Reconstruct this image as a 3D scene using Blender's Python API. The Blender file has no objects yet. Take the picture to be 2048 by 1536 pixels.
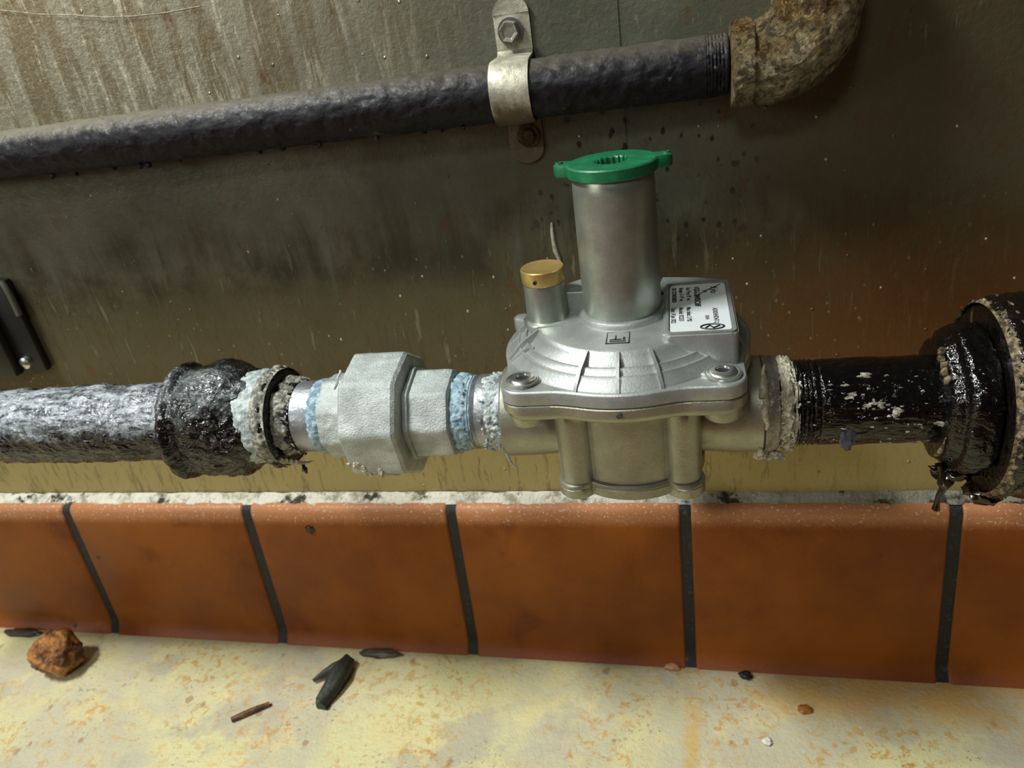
import bpy, bmesh, math, random
from mathutils import Vector, Matrix, noise
PI = math.pi
scene = bpy.context.scene
COL = scene.collection

# ------------------------------------------------------------------ camera
cam_d = bpy.data.cameras.new('camera'); cam = bpy.data.objects.new('camera', cam_d); COL.objects.link(cam)
cam_d.sensor_width = 36.0; cam_d.lens = 1500.0 / 2048.0 * 36.0
cam_d.clip_start = 0.01; cam_d.clip_end = 50
cam_d.dof.use_dof = True; cam_d.dof.focus_distance = .34; cam_d.dof.aperture_fstop = 16
rx, uy, fz = (.97396, .18047, -.13725), (-.03553, -.47638, -.87852), (-.22393, .86052, -.45757)
cam.matrix_world = Matrix(((rx[0], -uy[0], -fz[0], 0.0), (rx[1], -uy[1], -fz[1], -.409),
                           (rx[2], -uy[2], -fz[2], .430), (0, 0, 0, 1)))
scene.camera = cam
# ------------------------------------------------------------------ world, lights, exposure
vs = scene.view_settings
vs.view_transform = 'Standard'; vs.look = 'None'; vs.gamma = 1.0; vs.use_curve_mapping = False; vs.exposure = 0.0
w = bpy.data.worlds.new('kitchen_ambient'); scene.world = w; w.use_nodes = True
w.node_tree.nodes['Background'].inputs['Color'].default_value = (.50, .47, .40, 1)
w.node_tree.nodes['Background'].inputs['Strength'].default_value = .07


def area(name, loc, target, size, sy, power, color=(1, 1, 1)):
    l = bpy.data.lights.new(name, 'AREA'); l.shape = 'RECTANGLE'; l.size = size; l.size_y = sy
    l.energy = power; l.color = color
    o = bpy.data.objects.new(name, l); COL.objects.link(o); o.location = loc
    o.rotation_euler = (Vector(target) - Vector(loc)).to_track_quat('-Z', 'Y').to_euler()
    return o


area('ceiling_tube_light', (-.88, -.47, 1.70), (-.15, -.06, .2), .42, .14, 39, (.95, .98, .97))
area('room_side_light', (-1.7, -1.5, .95), (-.3, 0, .35), .8, .5, 8.6, (.98, .97, .88))
area('front_fill_light', (-.30, -1.45, 1.45), (.08, 0, .2), .3, .2, 7.0, (.95, .96, .9))  # added frontal fill for the pipes and wall, no real lamp there

# ------------------------------------------------------------------ material helpers


def s2l(c):
    return tuple((x / 12.92 if x <= .04045 else ((x + .055) / 1.055) ** 2.4) for x in (v / 255 for v in c)) + (1,)


class NT:
    def __init__(s, name):
        m = bpy.data.materials.new(name); m.use_nodes = True
        s.m = m; s.t = m.node_tree; s.n = s.t.nodes; s.l = s.t.links
        s.bsdf = s.n['Principled BSDF']
        s.tc = s.n.new('ShaderNodeTexCoord'); s.obj = s.tc.outputs['Object']

    def vec(s, scale, loc=(0, 0, 0)):
        mp = s.n.new('ShaderNodeMapping'); mp.inputs['Scale'].default_value = scale
        mp.inputs['Location'].default_value = loc
        s.l.new(s.obj, mp.inputs['Vector']); return mp.outputs['Vector']

    def noise(s, scale, detail=4, rough=.6, vec=None, dist=0, loc=None):
        t = s.n.new('ShaderNodeTexNoise'); t.inputs['Scale'].default_value = scale
        t.inputs['Detail'].default_value = detail; t.inputs['Roughness'].default_value = rough
        t.inputs['Distortion'].default_value = dist
        if loc: vec = s.vec((1, 1, 1), loc)
        s.l.new(vec if vec is not None else s.obj, t.inputs['Vector']); return t.outputs['Fac']

    def voro(s, scale, feature='F1', vec=None, out='Distance', rnd=1):
        t = s.n.new('ShaderNodeTexVoronoi'); t.feature = feature; t.inputs['Scale'].default_value = scale
        t.inputs['Randomness'].default_value = rnd
        s.l.new(vec if vec is not None else s.obj, t.inputs['Vector']); return t.outputs[out]

    def rng(s, v, a, b, c=0., d=1., smooth=True):
        m = s.n.new('ShaderNodeMapRange'); m.interpolation_type = 'SMOOTHSTEP' if smooth else 'LINEAR'
        s.l.new(v, m.inputs['Value'])
        for k, x in (('From Min', a), ('From Max', b), ('To Min', c), ('To Max', d)): m.inputs[k].default_value = x
        return m.outputs['Result']

    def math(s, op, a, b=None, c=None):
        m = s.n.new('ShaderNodeMath'); m.operation = op
        for i, x in enumerate((a, b, c)):
            if x is None: continue
            if isinstance(x, (int, float)): m.inputs[i].default_value = x
            else: s.l.new(x, m.inputs[i])
        return m.outputs[0]

    def mix(s, fac, a, b):
        m = s.n.new('ShaderNodeMix'); m.data_type = 'RGBA'
        for i, x in ((0, fac), (6, a), (7, b)):
            if isinstance(x, (int, float)): m.inputs[i].default_value = x
            elif isinstance(x, tuple): m.inputs[i].default_value = x
            else: s.l.new(x, m.inputs[i])
        return m.outputs[2]

    def mixf(s, fac, a, b):
        m = s.n.new('ShaderNodeMix'); m.data_type = 'FLOAT'
        for i, x in ((0, fac), (2, a), (3, b)):
            if isinstance(x, (int, float)): m.inputs[i].default_value = x
            else: s.l.new(x, m.inputs[i])
        return m.outputs[0]

    def sep(s, v=None):
        m = s.n.new('ShaderNodeSeparateXYZ'); s.l.new(v if v is not None else s.obj, m.inputs[0]); return m.outputs

    def bump(s, h, dist=.001, strength=1., prev=None):
        b = s.n.new('ShaderNodeBump'); b.inputs['Distance'].default_value = dist
        b.inputs['Strength'].default_value = strength; s.l.new(h, b.inputs['Height'])
        if prev is not None: s.l.new(prev, b.inputs['Normal'])
        return b.outputs['Normal']

    def set(s, **k):
        names = dict(color='Base Color', metal='Metallic', rough='Roughness', normal='Normal', coat='Coat Weight',
                     coatr='Coat Roughness', spec='Specular IOR Level', trans='Transmission Weight', sss='Subsurface Weight')
        for a, v in k.items():
            i = s.bsdf.inputs[names[a]]
            if isinstance(v, (int, float, tuple)): i.default_value = v
            else: s.l.new(v, i)
        return s.m


M = {}


def mat_cast(name, col, rough=.38, metal=.85, grain=900, amp=.00012, blot=.12, wear=None):
    t = NT(name)
    c = s2l(col); d = tuple(x * (1 - blot * 2) for x in c[:3]) + (1,)
    n = t.noise(60, 5, .65)
    colr = t.mix(t.rng(n, .35, .7), d, c)
    colr = t.mix(t.rng(t.noise(1500, 2, .8, loc=(2, 4, 6)), .35, .65, 0, blot * 1.6), colr, s2l(tuple(v * .62 for v in col)))
    if wear:
        colr = t.mix(t.rng(t.noise(130, 6, .7, loc=(3, 1, 2)), .60, .68), colr, s2l(wear))
    g = t.noise(grain, 3, .7)
    r = t.math('ADD', t.math('MULTIPLY', t.noise(90, 4, .6, loc=(5, 5, 5)), .16), rough - .08)
    return t.set(color=colr, metal=metal, rough=r, normal=t.bump(g, amp))


M['cast'] = mat_cast('cast_aluminium', (180, 185, 181), .44, .64)
M['castdark'] = mat_cast('cast_aluminium_body', (170, 170, 152), .38, .70)
M['tube'] = mat_cast('turned_aluminium', (170, 176, 164), .34, .72, 500, .00005)
M['galv'] = mat_cast('galvanised_iron', (206, 215, 211), .42, .32, 1100, .0007, .20)
M['zincpipe'] = mat_cast('zinc_nipple', (176, 180, 186), .36, .7, 300, .0003, .22)
M['chrome'] = mat_cast('bright_steel', (200, 200, 200), .20, 1., 400, .00002, .05)
M['screwhead'] = mat_cast('zinc_screw', (205, 207, 205), .26, .95, 600, .00003, .06)


def m_brass():
    t = NT('brass')
    n = t.noise(1, 2, .5, vec=t.vec((90, 1400, 90)))
    return t.set(color=t.mix(t.noise(160, 4), s2l((214, 186, 116)), s2l((176, 144, 84))), metal=.62, rough=.30, normal=t.bump(n, .00006))


M['brass'] = m_brass()


def m_green():
    t = NT('green_plastic')
    return t.set(color=t.mix(t.rng(t.noise(140, 5, .7), .45, .75), s2l((14, 94, 58)), s2l((30, 116, 76))), rough=.42, normal=t.bump(t.noise(700, 3), .00008))


M['green'] = m_green()


def m_plain(name, col, rough=.5, **k):
    t = NT(name); return t.set(color=s2l(col), rough=rough, **k)


M['label'] = m_plain('label_paper', (206, 212, 212), .35)
M['ink'] = m_plain('black_ink', (28, 28, 30), .6)
M['hole'] = m_plain('dark_recess', (12, 12, 11), .7)


def m_blackgoop(name, white=.0, rough=.16, residue_sheen_col=(150, 152, 148), base=(14, 13, 12), thr=.6, bumpy=.0012, residue_sheen_dir=None, sc=1.0):
    """thick glossy crinkled black pipe paint, with pale dried residue in patches and painted-in sheen on top"""
    t = NT(name)
    n1 = t.noise(60 * sc, 8, .74, dist=.6)
    cr = t.noise(150 * sc, 6, .72, dist=1.4, loc=(2, 6, 1))
    n2 = t.noise(420 * sc, 5, .75, dist=.5)
    n3 = t.noise(60, 8, .78, loc=(4, 2, 7), dist=1.5)
    ridge = t.math('ABSOLUTE', t.math('SUBTRACT', cr, .5))
    lng = t.noise(1, 5, .7, vec=t.vec((70, 260, 260), (1, 2, 3)), dist=.8)
    b1 = t.noise(75 * sc, 3, .5, dist=.7); b2 = t.noise(1, 3, .55, vec=t.vec((150 * sc, 330 * sc, 330 * sc), (4, 4, 1)), dist=.8)
    c = t.mix(t.rng(n2, .4, .7), s2l(base), s2l(tuple(min(255, int(v * 2.0)) for v in base)))
    f = t.rng(n3, thr, thr + .07)
    if residue_sheen_dir:   # greasy residue plus light glinting off the upper side, painted as pale colour
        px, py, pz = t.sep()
        h = t.math('ADD', pz, t.math('MULTIPLY', py, residue_sheen_dir[1]))
        h = t.math('ADD', h, t.math('MULTIPLY', t.math('SUBTRACT', n1, .5), residue_sheen_dir[2]))
        f = t.math('MAXIMUM', f, t.rng(h, residue_sheen_dir[0], residue_sheen_dir[0] + residue_sheen_dir[3]))
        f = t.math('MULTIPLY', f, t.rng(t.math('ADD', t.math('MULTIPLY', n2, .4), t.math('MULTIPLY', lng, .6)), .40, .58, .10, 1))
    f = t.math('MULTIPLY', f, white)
    c = t.mix(f, c, s2l(residue_sheen_col))
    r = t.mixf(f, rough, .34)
    h = t.math('ADD', t.math('MULTIPLY', b1, .75), t.math('MULTIPLY', b2, .42))
    return t.set(color=c, rough=r, normal=t.bump(h, bumpy), spec=.5)


M['black_left'] = m_blackgoop('black_paint_residue_sheen', .80, .15, (186, 194, 200), (9, 9, 9), .62, .0034, residue_sheen_dir=(.011, -.50, .036, .012))
M['black_fit'] = m_blackgoop('black_paint_fitting', .55, .15, (158, 164, 166), (9, 9, 8), .62, .0042, residue_sheen_dir=(.034 + .026, -.50, .050, .016))
M['black_right'] = m_blackgoop('black_paint_wet', .70, .09, (150, 148, 138), (6, 5, 5), .68, .0026)
M['black_big'] = m_blackgoop('black_paint_big_fitting', .6, .12, (110, 92, 62), (12, 10, 8), .64, .0030)


def m_upper():
    t = NT('rough_black_pipe_paint')
    n1 = t.noise(150, 8, .74, dist=.6); n2 = t.noise(600, 5, .7)
    c = t.mix(t.rng(n1, .35, .7), s2l((11, 10, 13)), s2l((26, 23, 30)))
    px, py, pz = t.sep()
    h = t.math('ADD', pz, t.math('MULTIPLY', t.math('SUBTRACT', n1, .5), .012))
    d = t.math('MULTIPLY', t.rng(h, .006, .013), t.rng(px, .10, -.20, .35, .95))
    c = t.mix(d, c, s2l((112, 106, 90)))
    c = t.mix(t.math('MULTIPLY', t.rng(t.noise(30, 6, .7, loc=(1, 8, 3)), .64, .70), .35), c, s2l((92, 98, 106)))
    c = t.mix(t.rng(t.voro(95, rnd=1), .10, .05), c, s2l((70, 66, 52)))
    hh = t.math('ADD', t.noise(120, 3, .5, dist=.6), t.math('MULTIPLY', t.noise(420, 2, .5), .30))
    return t.set(color=c, rough=t.rng(n2, .3, .7, .42, .62), normal=t.bump(hh, .0008), spec=.25)


M['upper'] = m_upper()


def m_rust():
    t = NT('pitted_rusty_galvanised')
    px, py, pz = t.sep()
    n1 = t.noise(230, 8, .75, dist=.8); n2 = t.noise(34, 5, .65); n3 = t.noise(420, 5, .7, loc=(3, 3, 3))
    pit = t.rng(t.math('ADD', t.math('MULTIPLY', n1, .7), t.math('MULTIPLY', n3, .3)), .49, .42)
    c = t.mix(t.rng(n2, .38, .60), s2l((112, 84, 44)), s2l((150, 138, 104)))
    c = t.mix(t.rng(n1, .52, .66), c, s2l((186, 164, 116)))
    c = t.mix(t.math('MULTIPLY', pit, .6), c, s2l((54, 38, 16)))
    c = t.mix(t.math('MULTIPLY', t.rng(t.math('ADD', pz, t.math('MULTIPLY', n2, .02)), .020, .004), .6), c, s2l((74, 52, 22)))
    h = t.math('SUBTRACT', t.math('ADD', n1, t.math('MULTIPLY', n3, .4)), t.math('MULTIPLY', pit, .35))
    return t.set(color=c, metal=.3, rough=.34, normal=t.bump(h, .0038))


M['rust'] = m_rust()


def m_strap():
    t = NT('tarnished_zinc_strap')
    n1 = t.noise(70, 7, .7); px, py, pz = t.sep()
    c = t.mix(t.rng(n1, .35, .65), s2l((140, 138, 120)), s2l((200, 198, 178)))
    c = t.mix(t.math('MULTIPLY', t.rng(t.math('ADD', pz, t.math('MULTIPLY', t.math('SUBTRACT', n1, .5), .02)), -.003, -.011), .85), c, s2l((78, 60, 34)))
    return t.set(color=c, metal=.45, rough=.45, normal=t.bump(n1, .0007))


M['strap'] = m_strap()


def m_seal(name, c1, c2):
    t = NT(name)
    n = t.noise(300, 6, .7)
    return t.set(color=t.mix(t.rng(n, .4, .65), s2l(c1), s2l(c2)), rough=.5, normal=t.bump(n, .0012))


M['seal'] = m_seal('cream_sealant', (158, 150, 126), (216, 210, 190))
M['sealwhite'] = m_seal('white_sealant', (146, 158, 158), (206, 216, 212))
M['sealblue'] = m_seal('blue_thread_sealant', (108, 140, 158), (182, 206, 214))
M['sealgrey'] = m_seal('grey_dried_sealant', (92, 92, 82), (188, 186, 172))
M['caulkdirty'] = m_seal('grimy_cream_sealant', (44, 34, 22), (158, 140, 104))
M['goo'] = m_plain('brown_black_drip', (26, 14, 6), .15)


def m_wall():
    t = NT('grimy_stainless_steel')
    px, py, pz = t.sep()
    st = t.noise(1, 7, .68, vec=t.vec((60, 1, 7)), dist=.6)           # vertical runs
    st2 = t.noise(1, 7, .72, vec=t.vec((190, 1, 26), (3, 0, 1)), dist=.4)
    st3 = t.noise(1, 6, .7, vec=t.vec((330, 1, 60), (1, 0, 6)))
    blot = t.noise(8, 6, .62); blot2 = t.noise(22, 6, .66, loc=(5, 0, 2)); fine = t.noise(260, 4, .7)
    wob = t.math('ADD', t.math('MULTIPLY', t.math('SUBTRACT', st, .5), .10), t.math('MULTIPLY', t.math('SUBTRACT', blot, .5), .05))
    c = t.mix(t.rng(blot, .35, .65), s2l((92, 96, 82)), s2l((116, 118, 102)))
    c = t.mix(t.rng(blot2, .5, .66, 0, .5), c, s2l((84, 82, 58)))
    # brown film low down, browner tone towards the right
    low = t.rng(t.math('ADD', pz, wob), .335, .285)
    c = t.mix(t.math('MULTIPLY', low, .80), c, s2l((92, 80, 50)))
    c = t.mix(t.math('MULTIPLY', t.math('MULTIPLY', low, t.rng(pz, .27, .30)), t.rng(blot2, .40, .56, .2, .75)), c, s2l((40, 44, 34)))
    right = t.rng(t.math('ADD', px, t.math('MULTIPLY', t.math('SUBTRACT', blot, .5), .14)), -.03, .12)
    c = t.mix(t.math('MULTIPLY', right, .80), c, s2l((84, 72, 46)))
    rl = t.math('MULTIPLY', right, t.rng(t.math('ADD', pz, t.math('MULTIPLY', wob, .5)), .325, .25))  # red floor's reflection painted into the steel at lower right
    c = t.mix(t.math('MULTIPLY', rl, .72), c, s2l((104, 60, 22)))
    # paler upper left with greasy tan runs over it
    up_ = t.rng(pz, .378, .400)
    ul = t.math('MULTIPLY', up_, t.rng(px, -.05, -.24))
    c = t.mix(t.math('MULTIPLY', up_, t.rng(px, -.04, -.24, 0, .75)), c, s2l((158, 152, 130)))
    c = t.mix(t.math('MULTIPLY', ul, t.rng(st, .46, .58, .0, .7)), c, s2l((112, 98, 66)))
    c = t.mix(t.math('MULTIPLY', ul, t.math('MULTIPLY', t.rng(st2, .52, .64), .55)), c, s2l((214, 208, 186)))
    c = t.mix(t.math('MULTIPLY', up_, t.math('MULTIPLY', t.rng(st3, .60, .68), .4)), c, s2l((182, 178, 156)))
    # flecks and thin runs lower down
    fl = t.math('MULTIPLY', t.math('MAXIMUM', t.rng(st2, .56, .64), t.rng(st3, .60, .68)), t.math('MULTIPLY', low, t.rng(px, .16, -.05, .15, 1)))
    c = t.mix(t.math('MULTIPLY', fl, .50), c, s2l((140, 134, 108)))
    sp = t.rng(t.voro(75), .085, .04)
    c = t.mix(t.math('MULTIPLY', sp, t.rng(t.noise(17, 2, loc=(2, 2, 2)), .46, .56)), c, s2l((190, 182, 156)))
    f2 = t.rng(t.voro(190, vec=t.vec((1, 1, .6))), .14, .07)
    c = t.mix(t.math('MULTIPLY', t.math('MULTIPLY', f2, t.rng(blot2, .46, .56)), t.math('MULTIPLY', t.math('MAXIMUM', low, ul), .6)), c, s2l((160, 152, 126)))
    # dark spatter, most near the bottom edge and under the strap
    vv = t.voro(150, vec=t.vec((1, 1, .7), (.3, .1, .2)))
    dk = t.rng(t.math('ADD', vv, t.math('MULTIPLY', t.math('SUBTRACT', t.noise(160, 3, loc=(1, 2, 1)), .5), .5)), .22, .12)
    dk = t.math('MAXIMUM', dk, t.rng(t.math('ADD', t.voro(62, vec=t.vec((1, 1, .8), (.7, .2, .2))), t.math('MULTIPLY', t.math('SUBTRACT', t.noise(120, 3, loc=(4, 2, 1)), .5), .7)), .16, .08))
    zone = t.math('MAXIMUM', t.rng(pz, .185, .14), t.math('MULTIPLY', t.rng(t.math('ABSOLUTE', t.math('ADD', px, .02)), .085, .03), t.rng(t.math('ABSOLUTE', t.math('ADD', pz, -.335)), .055, .02)))
    zone = t.math('MULTIPLY', zone, t.rng(t.noise(38, 5, .7, loc=(9, 1, 1)), .33, .45))
    c = t.mix(t.math('MULTIPLY', t.math('MULTIPLY', dk, zone), .85), c, s2l((30, 22, 10)))
    rust = t.math('MULTIPLY', t.rng(t.noise(48, 6, .7, loc=(7, 3, 3)), .57, .67), t.rng(st, .42, .58))
    c = t.mix(t.math('MULTIPLY', rust, .6), c, s2l((104, 70, 34)))
    # yellowish floor's reflection along the foot, painted into the steel colour
    c = t.mix(t.math('MULTIPLY', t.rng(t.math('ADD', pz, t.math('MULTIPLY', wob, .3)), .205, .175), .85), c, s2l((172, 158, 108)))
    rg = t.math('ADD', t.math('MULTIPLY', fine, .14), t.math('MULTIPLY', t.rng(blot, .3, .7), .1))
    rg = t.math('ADD', t.math('ADD', rg, .24), t.math('MULTIPLY', low, .08))
    nb = t.bump(t.noise(7, 1, .4, loc=(1, 1, 1)), .0008, 1)
    hh = t.math('ADD', t.math('ADD', fine, t.math('MULTIPLY', sp, 2)), t.math('MULTIPLY', fl, 1.0))
    return t.set(color=c, metal=.50, rough=rg, normal=t.bump(hh, .00035, 1, nb))


M['wall'] = m_wall()


def m_tile():
    t = NT('red_quarry_tile')
    px, py, pz = t.sep()
    n = t.noise(14, 5, .6); f = t.noise(420, 4, .7)
    c = t.mix(t.rng(n, .32, .68), s2l((112, 56, 9)), s2l((136, 75, 19)))
    c = t.mix(t.math('MULTIPLY', t.rng(t.noise(19, 4, .6, loc=(3, 3, 9)), .56, .72), .6), c, s2l((88, 34, 5)))
    # pale band: light caught by the rounded top edge, painted into the colour
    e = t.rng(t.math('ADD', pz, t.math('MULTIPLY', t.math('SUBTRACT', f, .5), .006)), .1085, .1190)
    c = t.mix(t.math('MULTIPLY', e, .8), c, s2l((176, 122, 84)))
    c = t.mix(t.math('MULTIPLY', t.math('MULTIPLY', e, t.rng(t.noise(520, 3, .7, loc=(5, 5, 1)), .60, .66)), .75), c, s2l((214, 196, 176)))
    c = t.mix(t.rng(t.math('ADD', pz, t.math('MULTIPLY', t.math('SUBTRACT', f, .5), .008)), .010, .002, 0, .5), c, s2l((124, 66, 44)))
    c = t.mix(t.math('MULTIPLY', t.rng(t.voro(34), .10, .05), t.rng(t.noise(9, 2, loc=(6, 6, 6)), .52, .6)), c, s2l((46, 24, 8)))
    return t.set(color=c, rough=t.rng(n, .3, .7, .34, .5), spec=.22, normal=t.bump(f, .0003))


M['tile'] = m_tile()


def m_grout():
    t = NT('black_grout'); n = t.noise(300, 5, .7)
    return t.set(color=t.mix(t.rng(n, .55, .72), s2l((18, 18, 15)), s2l((64, 66, 56))), rough=.6, normal=t.bump(n, .001))


M['grout'] = m_grout()


def m_caulk():
    t = NT('grimy_caulk_bead')
    px, py, pz = t.sep()
    n = t.noise(75, 7, .75); f = t.noise(380, 5, .7)
    c = t.mix(t.rng(n, .46, .62), s2l((218, 214, 198)), s2l((150, 148, 124)))
    c = t.mix(t.rng(px, -.12, .12, .0, .75), c, s2l((104, 106, 88)))
    c = t.mix(t.rng(t.noise(46, 7, .75, loc=(4, 4, 4)), .53, .61), c, s2l((44, 38, 26)))
    c = t.mix(t.rng(f, .63, .7), c, s2l((222, 220, 206)))
    return t.set(color=c, rough=.4, normal=t.bump(f, .002))


M['caulk'] = m_caulk()


def m_floor():
    t = NT('stained_cream_floor')
    px, py, pz = t.sep()
    n1 = t.noise(8, 6, .6, dist=.5); n2 = t.noise(24, 6, .65, loc=(3, 2, 0)); f = t.noise(330, 5, .7)
    c = t.mix(t.rng(n1, .38, .58), s2l((206, 200, 150)), s2l((186, 180, 152)))
    c = t.mix(t.rng(n2, .52, .66, 0, .65), c, s2l((214, 198, 140)))
    c = t.mix(t.rng(t.noise(15, 5, .6, loc=(8, 1, 0)), .53, .63, 0, .75), c, s2l((172, 166, 146)))
    # yellow-brown specks in clusters
    cl = t.rng(t.noise(13, 3, .5, loc=(1, 5, 0)), .42, .58)
    f2 = t.noise(90, 4, .7, loc=(1, 1, 0))
    k = t.rng(t.noise(130, 5, .72, loc=(7, 7, 0), dist=.5), .52, .60)
    c = t.mix(t.math('MULTIPLY', t.math('MULTIPLY', k, cl), .75), c, s2l((186, 142, 66)))
    k2 = t.rng(t.math('ADD', t.voro(48, vec=t.vec((1, .8, 0), (.2, .5, 0))), t.math('MULTIPLY', t.math('SUBTRACT', f2, .5), .5)), .13, .06)
    c = t.mix(t.math('MULTIPLY', k2, .6), c, s2l((140, 102, 48)))
    k3 = t.math('MULTIPLY', t.rng(t.noise(200, 5, .75, loc=(2, 7, 0)), .53, .60), t.rng(t.noise(18, 3, .6, loc=(6, 3, 0)), .45, .60))
    c = t.mix(t.math('MULTIPLY', k3, .65), c, s2l((196, 158, 84)))
    k4 = t.math('MULTIPLY', t.rng(t.noise(280, 4, .75, loc=(5, 1, 0)), .57, .63), t.rng(t.noise(20, 3, .6, loc=(1, 9, 0)), .50, .62))
    c = t.mix(t.math('MULTIPLY', k4, .7), c, s2l((120, 92, 48)))
    # stained joint running out from the wall
    jd = t.math('ABSOLUTE', t.math('ADD', t.math('ADD', px, .0035), t.math('MULTIPLY', t.math('SUBTRACT', n2, .5), .030)))
    c = t.mix(t.math('MULTIPLY', t.math('MULTIPLY', t.rng(jd, .0085, .002), t.rng(f2, .32, .52, .25, 1)), t.rng(py, -.04, -.08, .1, .75)), c, s2l((200, 164, 86)))
    c = t.mix(t.math('MULTIPLY', t.math('MULTIPLY', t.rng(px, .0, .10), t.rng(py, -.075, -.05)), t.rng(n2, .35, .55, .2, .8)), c, s2l((196, 154, 84)))
    # grime line against the tile
    g = t.math('ADD', py, t.math('MULTIPLY', t.math('SUBTRACT', n2, .5), .02))
    c = t.mix(t.rng(g, -.038, -.026, 0, .55), c, s2l((120, 108, 76)))
    # red quarry floor further out in the room
    c = t.mix(t.rng(py, -.40, -.42), c, s2l((104, 50, 22)))
    return t.set(color=c, rough=t.rng(n1, .3, .7, .34, .55), normal=t.bump(t.math('ADD', f, n2), .0007))


M['floor'] = m_floor()

# ------------------------------------------------------------------ mesh helpers


def tag(o, label=None, cat=None, group=None, kind=None):
    for k, v in (('label', label), ('category', cat), ('group', group), ('kind', kind)):
        if v: o[k] = v
    return o


def thing(name, loc, label, cat, group=None):
    o = bpy.data.objects.new(name, None); COL.objects.link(o); o.location = loc; o.empty_display_size = .01
    return tag(o, label, cat, group)


def obj(name, bm, mat, parent=None, loc=None, smooth=35):
    """bm is in world coordinates; the object's origin goes to the parent's (or to loc)."""
    org = Vector(parent_world(parent)) if parent else Vector(loc or (0, 0, 0))
    bmesh.ops.translate(bm, verts=bm.verts, vec=-org)
    me = bpy.data.meshes.new(name); bm.to_mesh(me); bm.free()
    mats = mat if isinstance(mat, (list, tuple)) else [mat]
    for m in mats: me.materials.append(m)
    if smooth:
        me.polygons.foreach_set('use_smooth', [True] * len(me.polygons))
        me.set_sharp_from_angle(angle=math.radians(smooth))
    o = bpy.data.objects.new(name, me); COL.objects.link(o)
    if parent: o.parent = parent
    else: o.location = org
    return o


def parent_world(p):
    v = Vector((0, 0, 0))
    while p is not None:
        v += p.location; p = p.parent
    return v


def fb(p, s, off=0, oct_=4):
    """fractal noise, -1..1"""
    v = Vector((p[0] * s + off, p[1] * s + off * 1.7, p[2] * s - off)); a = 1; t = 0
    for i in range(oct_):
        t += a * noise.noise(v); v = v * 2.03; a *= .55
    return t


def resample(prof, step):
    out = [prof[0]]
    for (x0, r0), (x1, r1) in zip(prof, prof[1:]):
        n = max(1, int(math.hypot(x1 - x0, r1 - r0) / step)) if step else 1
        out += [(x0 + (x1 - x0) * i / n, r0 + (r1 - r0) * i / n) for i in range(1, n + 1)]
    return out


def lathe(prof, c, axis='x', seg=64, shape=None, amp=0, ns=80, off=0, step=None, cap=True, bm=None, oct_=4, tilt=None, ampf=None):
    """profile (t, r) turned about an axis through c; shape(ang) scales r; amp adds real lumps"""
    bm = bm or bmesh.new(); rings = []
    pr = resample(prof, step)
    for (t, r) in pr:
        ring = []
        for i in range(seg):
            a = 2 * PI * i / seg; rr = r * (shape(a) if shape else 1)
            if axis == 'x': p = Vector((t, -math.cos(a) * rr, math.sin(a) * rr)); d = Vector((0, -math.cos(a), math.sin(a)))
            elif axis == 'y': p = Vector((math.cos(a) * rr, t, math.sin(a) * rr)); d = Vector((math.cos(a), 0, math.sin(a)))
            else: p = Vector((math.cos(a) * rr, math.sin(a) * rr, t)); d = Vector((math.cos(a), math.sin(a), 0))
            p = p + Vector(c)
            if amp:
                k = amp * fb(p, ns, off, oct_)
                if ampf: k *= ampf(t, a)
                p += d * k * min(1, rr / (abs(amp) * 3 + 1e-9))
            ring.append(bm.verts.new(p))
        rings.append(ring)
    for a_, b_ in zip(rings, rings[1:]):
        for i in range(seg):
            bm.faces.new((a_[i], a_[(i + 1) % seg], b_[(i + 1) % seg], b_[i]))
    if cap:
        for ring in (rings[0], rings[-1]):
            try: bm.faces.new(ring)
            except ValueError: pass
    bmesh.ops.recalc_face_normals(bm, faces=bm.faces)
    return bm


def ngon(n, off):
    """radius factor of a regular n-gon (corner radius 1) at angle a; off = a face normal's angle"""
    def f(a):
        k = 2 * PI / n; d = ((a - off + k / 2) % k) - k / 2
        return min(.985, math.cos(PI / n) / math.cos(d))
    return f


def box(x0, x1, y0, y1, z0, z1, bev=0, seg=2, bm=None):
    b = bmesh.new(); bmesh.ops.create_cube(b, size=1)
    for v in b.verts:
        v.co = Vector(((x0 + x1) / 2 + v.co.x * (x1 - x0), (y0 + y1) / 2 + v.co.y * (y1 - y0), (z0 + z1) / 2 + v.co.z * (z1 - z0)))
    if bev: bmesh.ops.bevel(b, geom=b.edges[:], offset=bev, segments=seg, affect='EDGES', profile=.5)
    if bm is not None:
        me = bpy.data.meshes.new('tmp'); b.to_mesh(me); b.free(); bm.from_mesh(me); bpy.data.meshes.remove(me); return bm
    return b


def prism(pts, z0, z1, bm=None, bev=0):
    """closed 2-D outline (x, y) extruded in z"""
    b = bm or bmesh.new()
    lo = [b.verts.new((x, y, z0)) for x, y in pts]; hi = [b.verts.new((x, y, z1)) for x, y in pts]
    n = len(pts)
    ft = b.faces.new(hi); b.faces.new(lo[::-1])
    for i in range(n): b.faces.new((lo[i], lo[(i + 1) % n], hi[(i + 1) % n], hi[i]))
    if bev: bmesh.ops.bevel(b, geom=list(ft.edges), offset=bev, segments=2, affect='EDGES', profile=.5)
    bmesh.ops.recalc_face_normals(b, faces=b.faces)
    return b


def rrect(x0, x1, y0, y1, r, n=6):
    pts = []
    for cx, cy, a0 in ((x1 - r, y1 - r, 0), (x0 + r, y1 - r, 90), (x0 + r, y0 + r, 180), (x1 - r, y0 + r, 270)):
        for i in range(n + 1):
            a = math.radians(a0 + 90 * i / n); pts.append((cx + r * math.cos(a), cy + r * math.sin(a)))
    return pts


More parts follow.
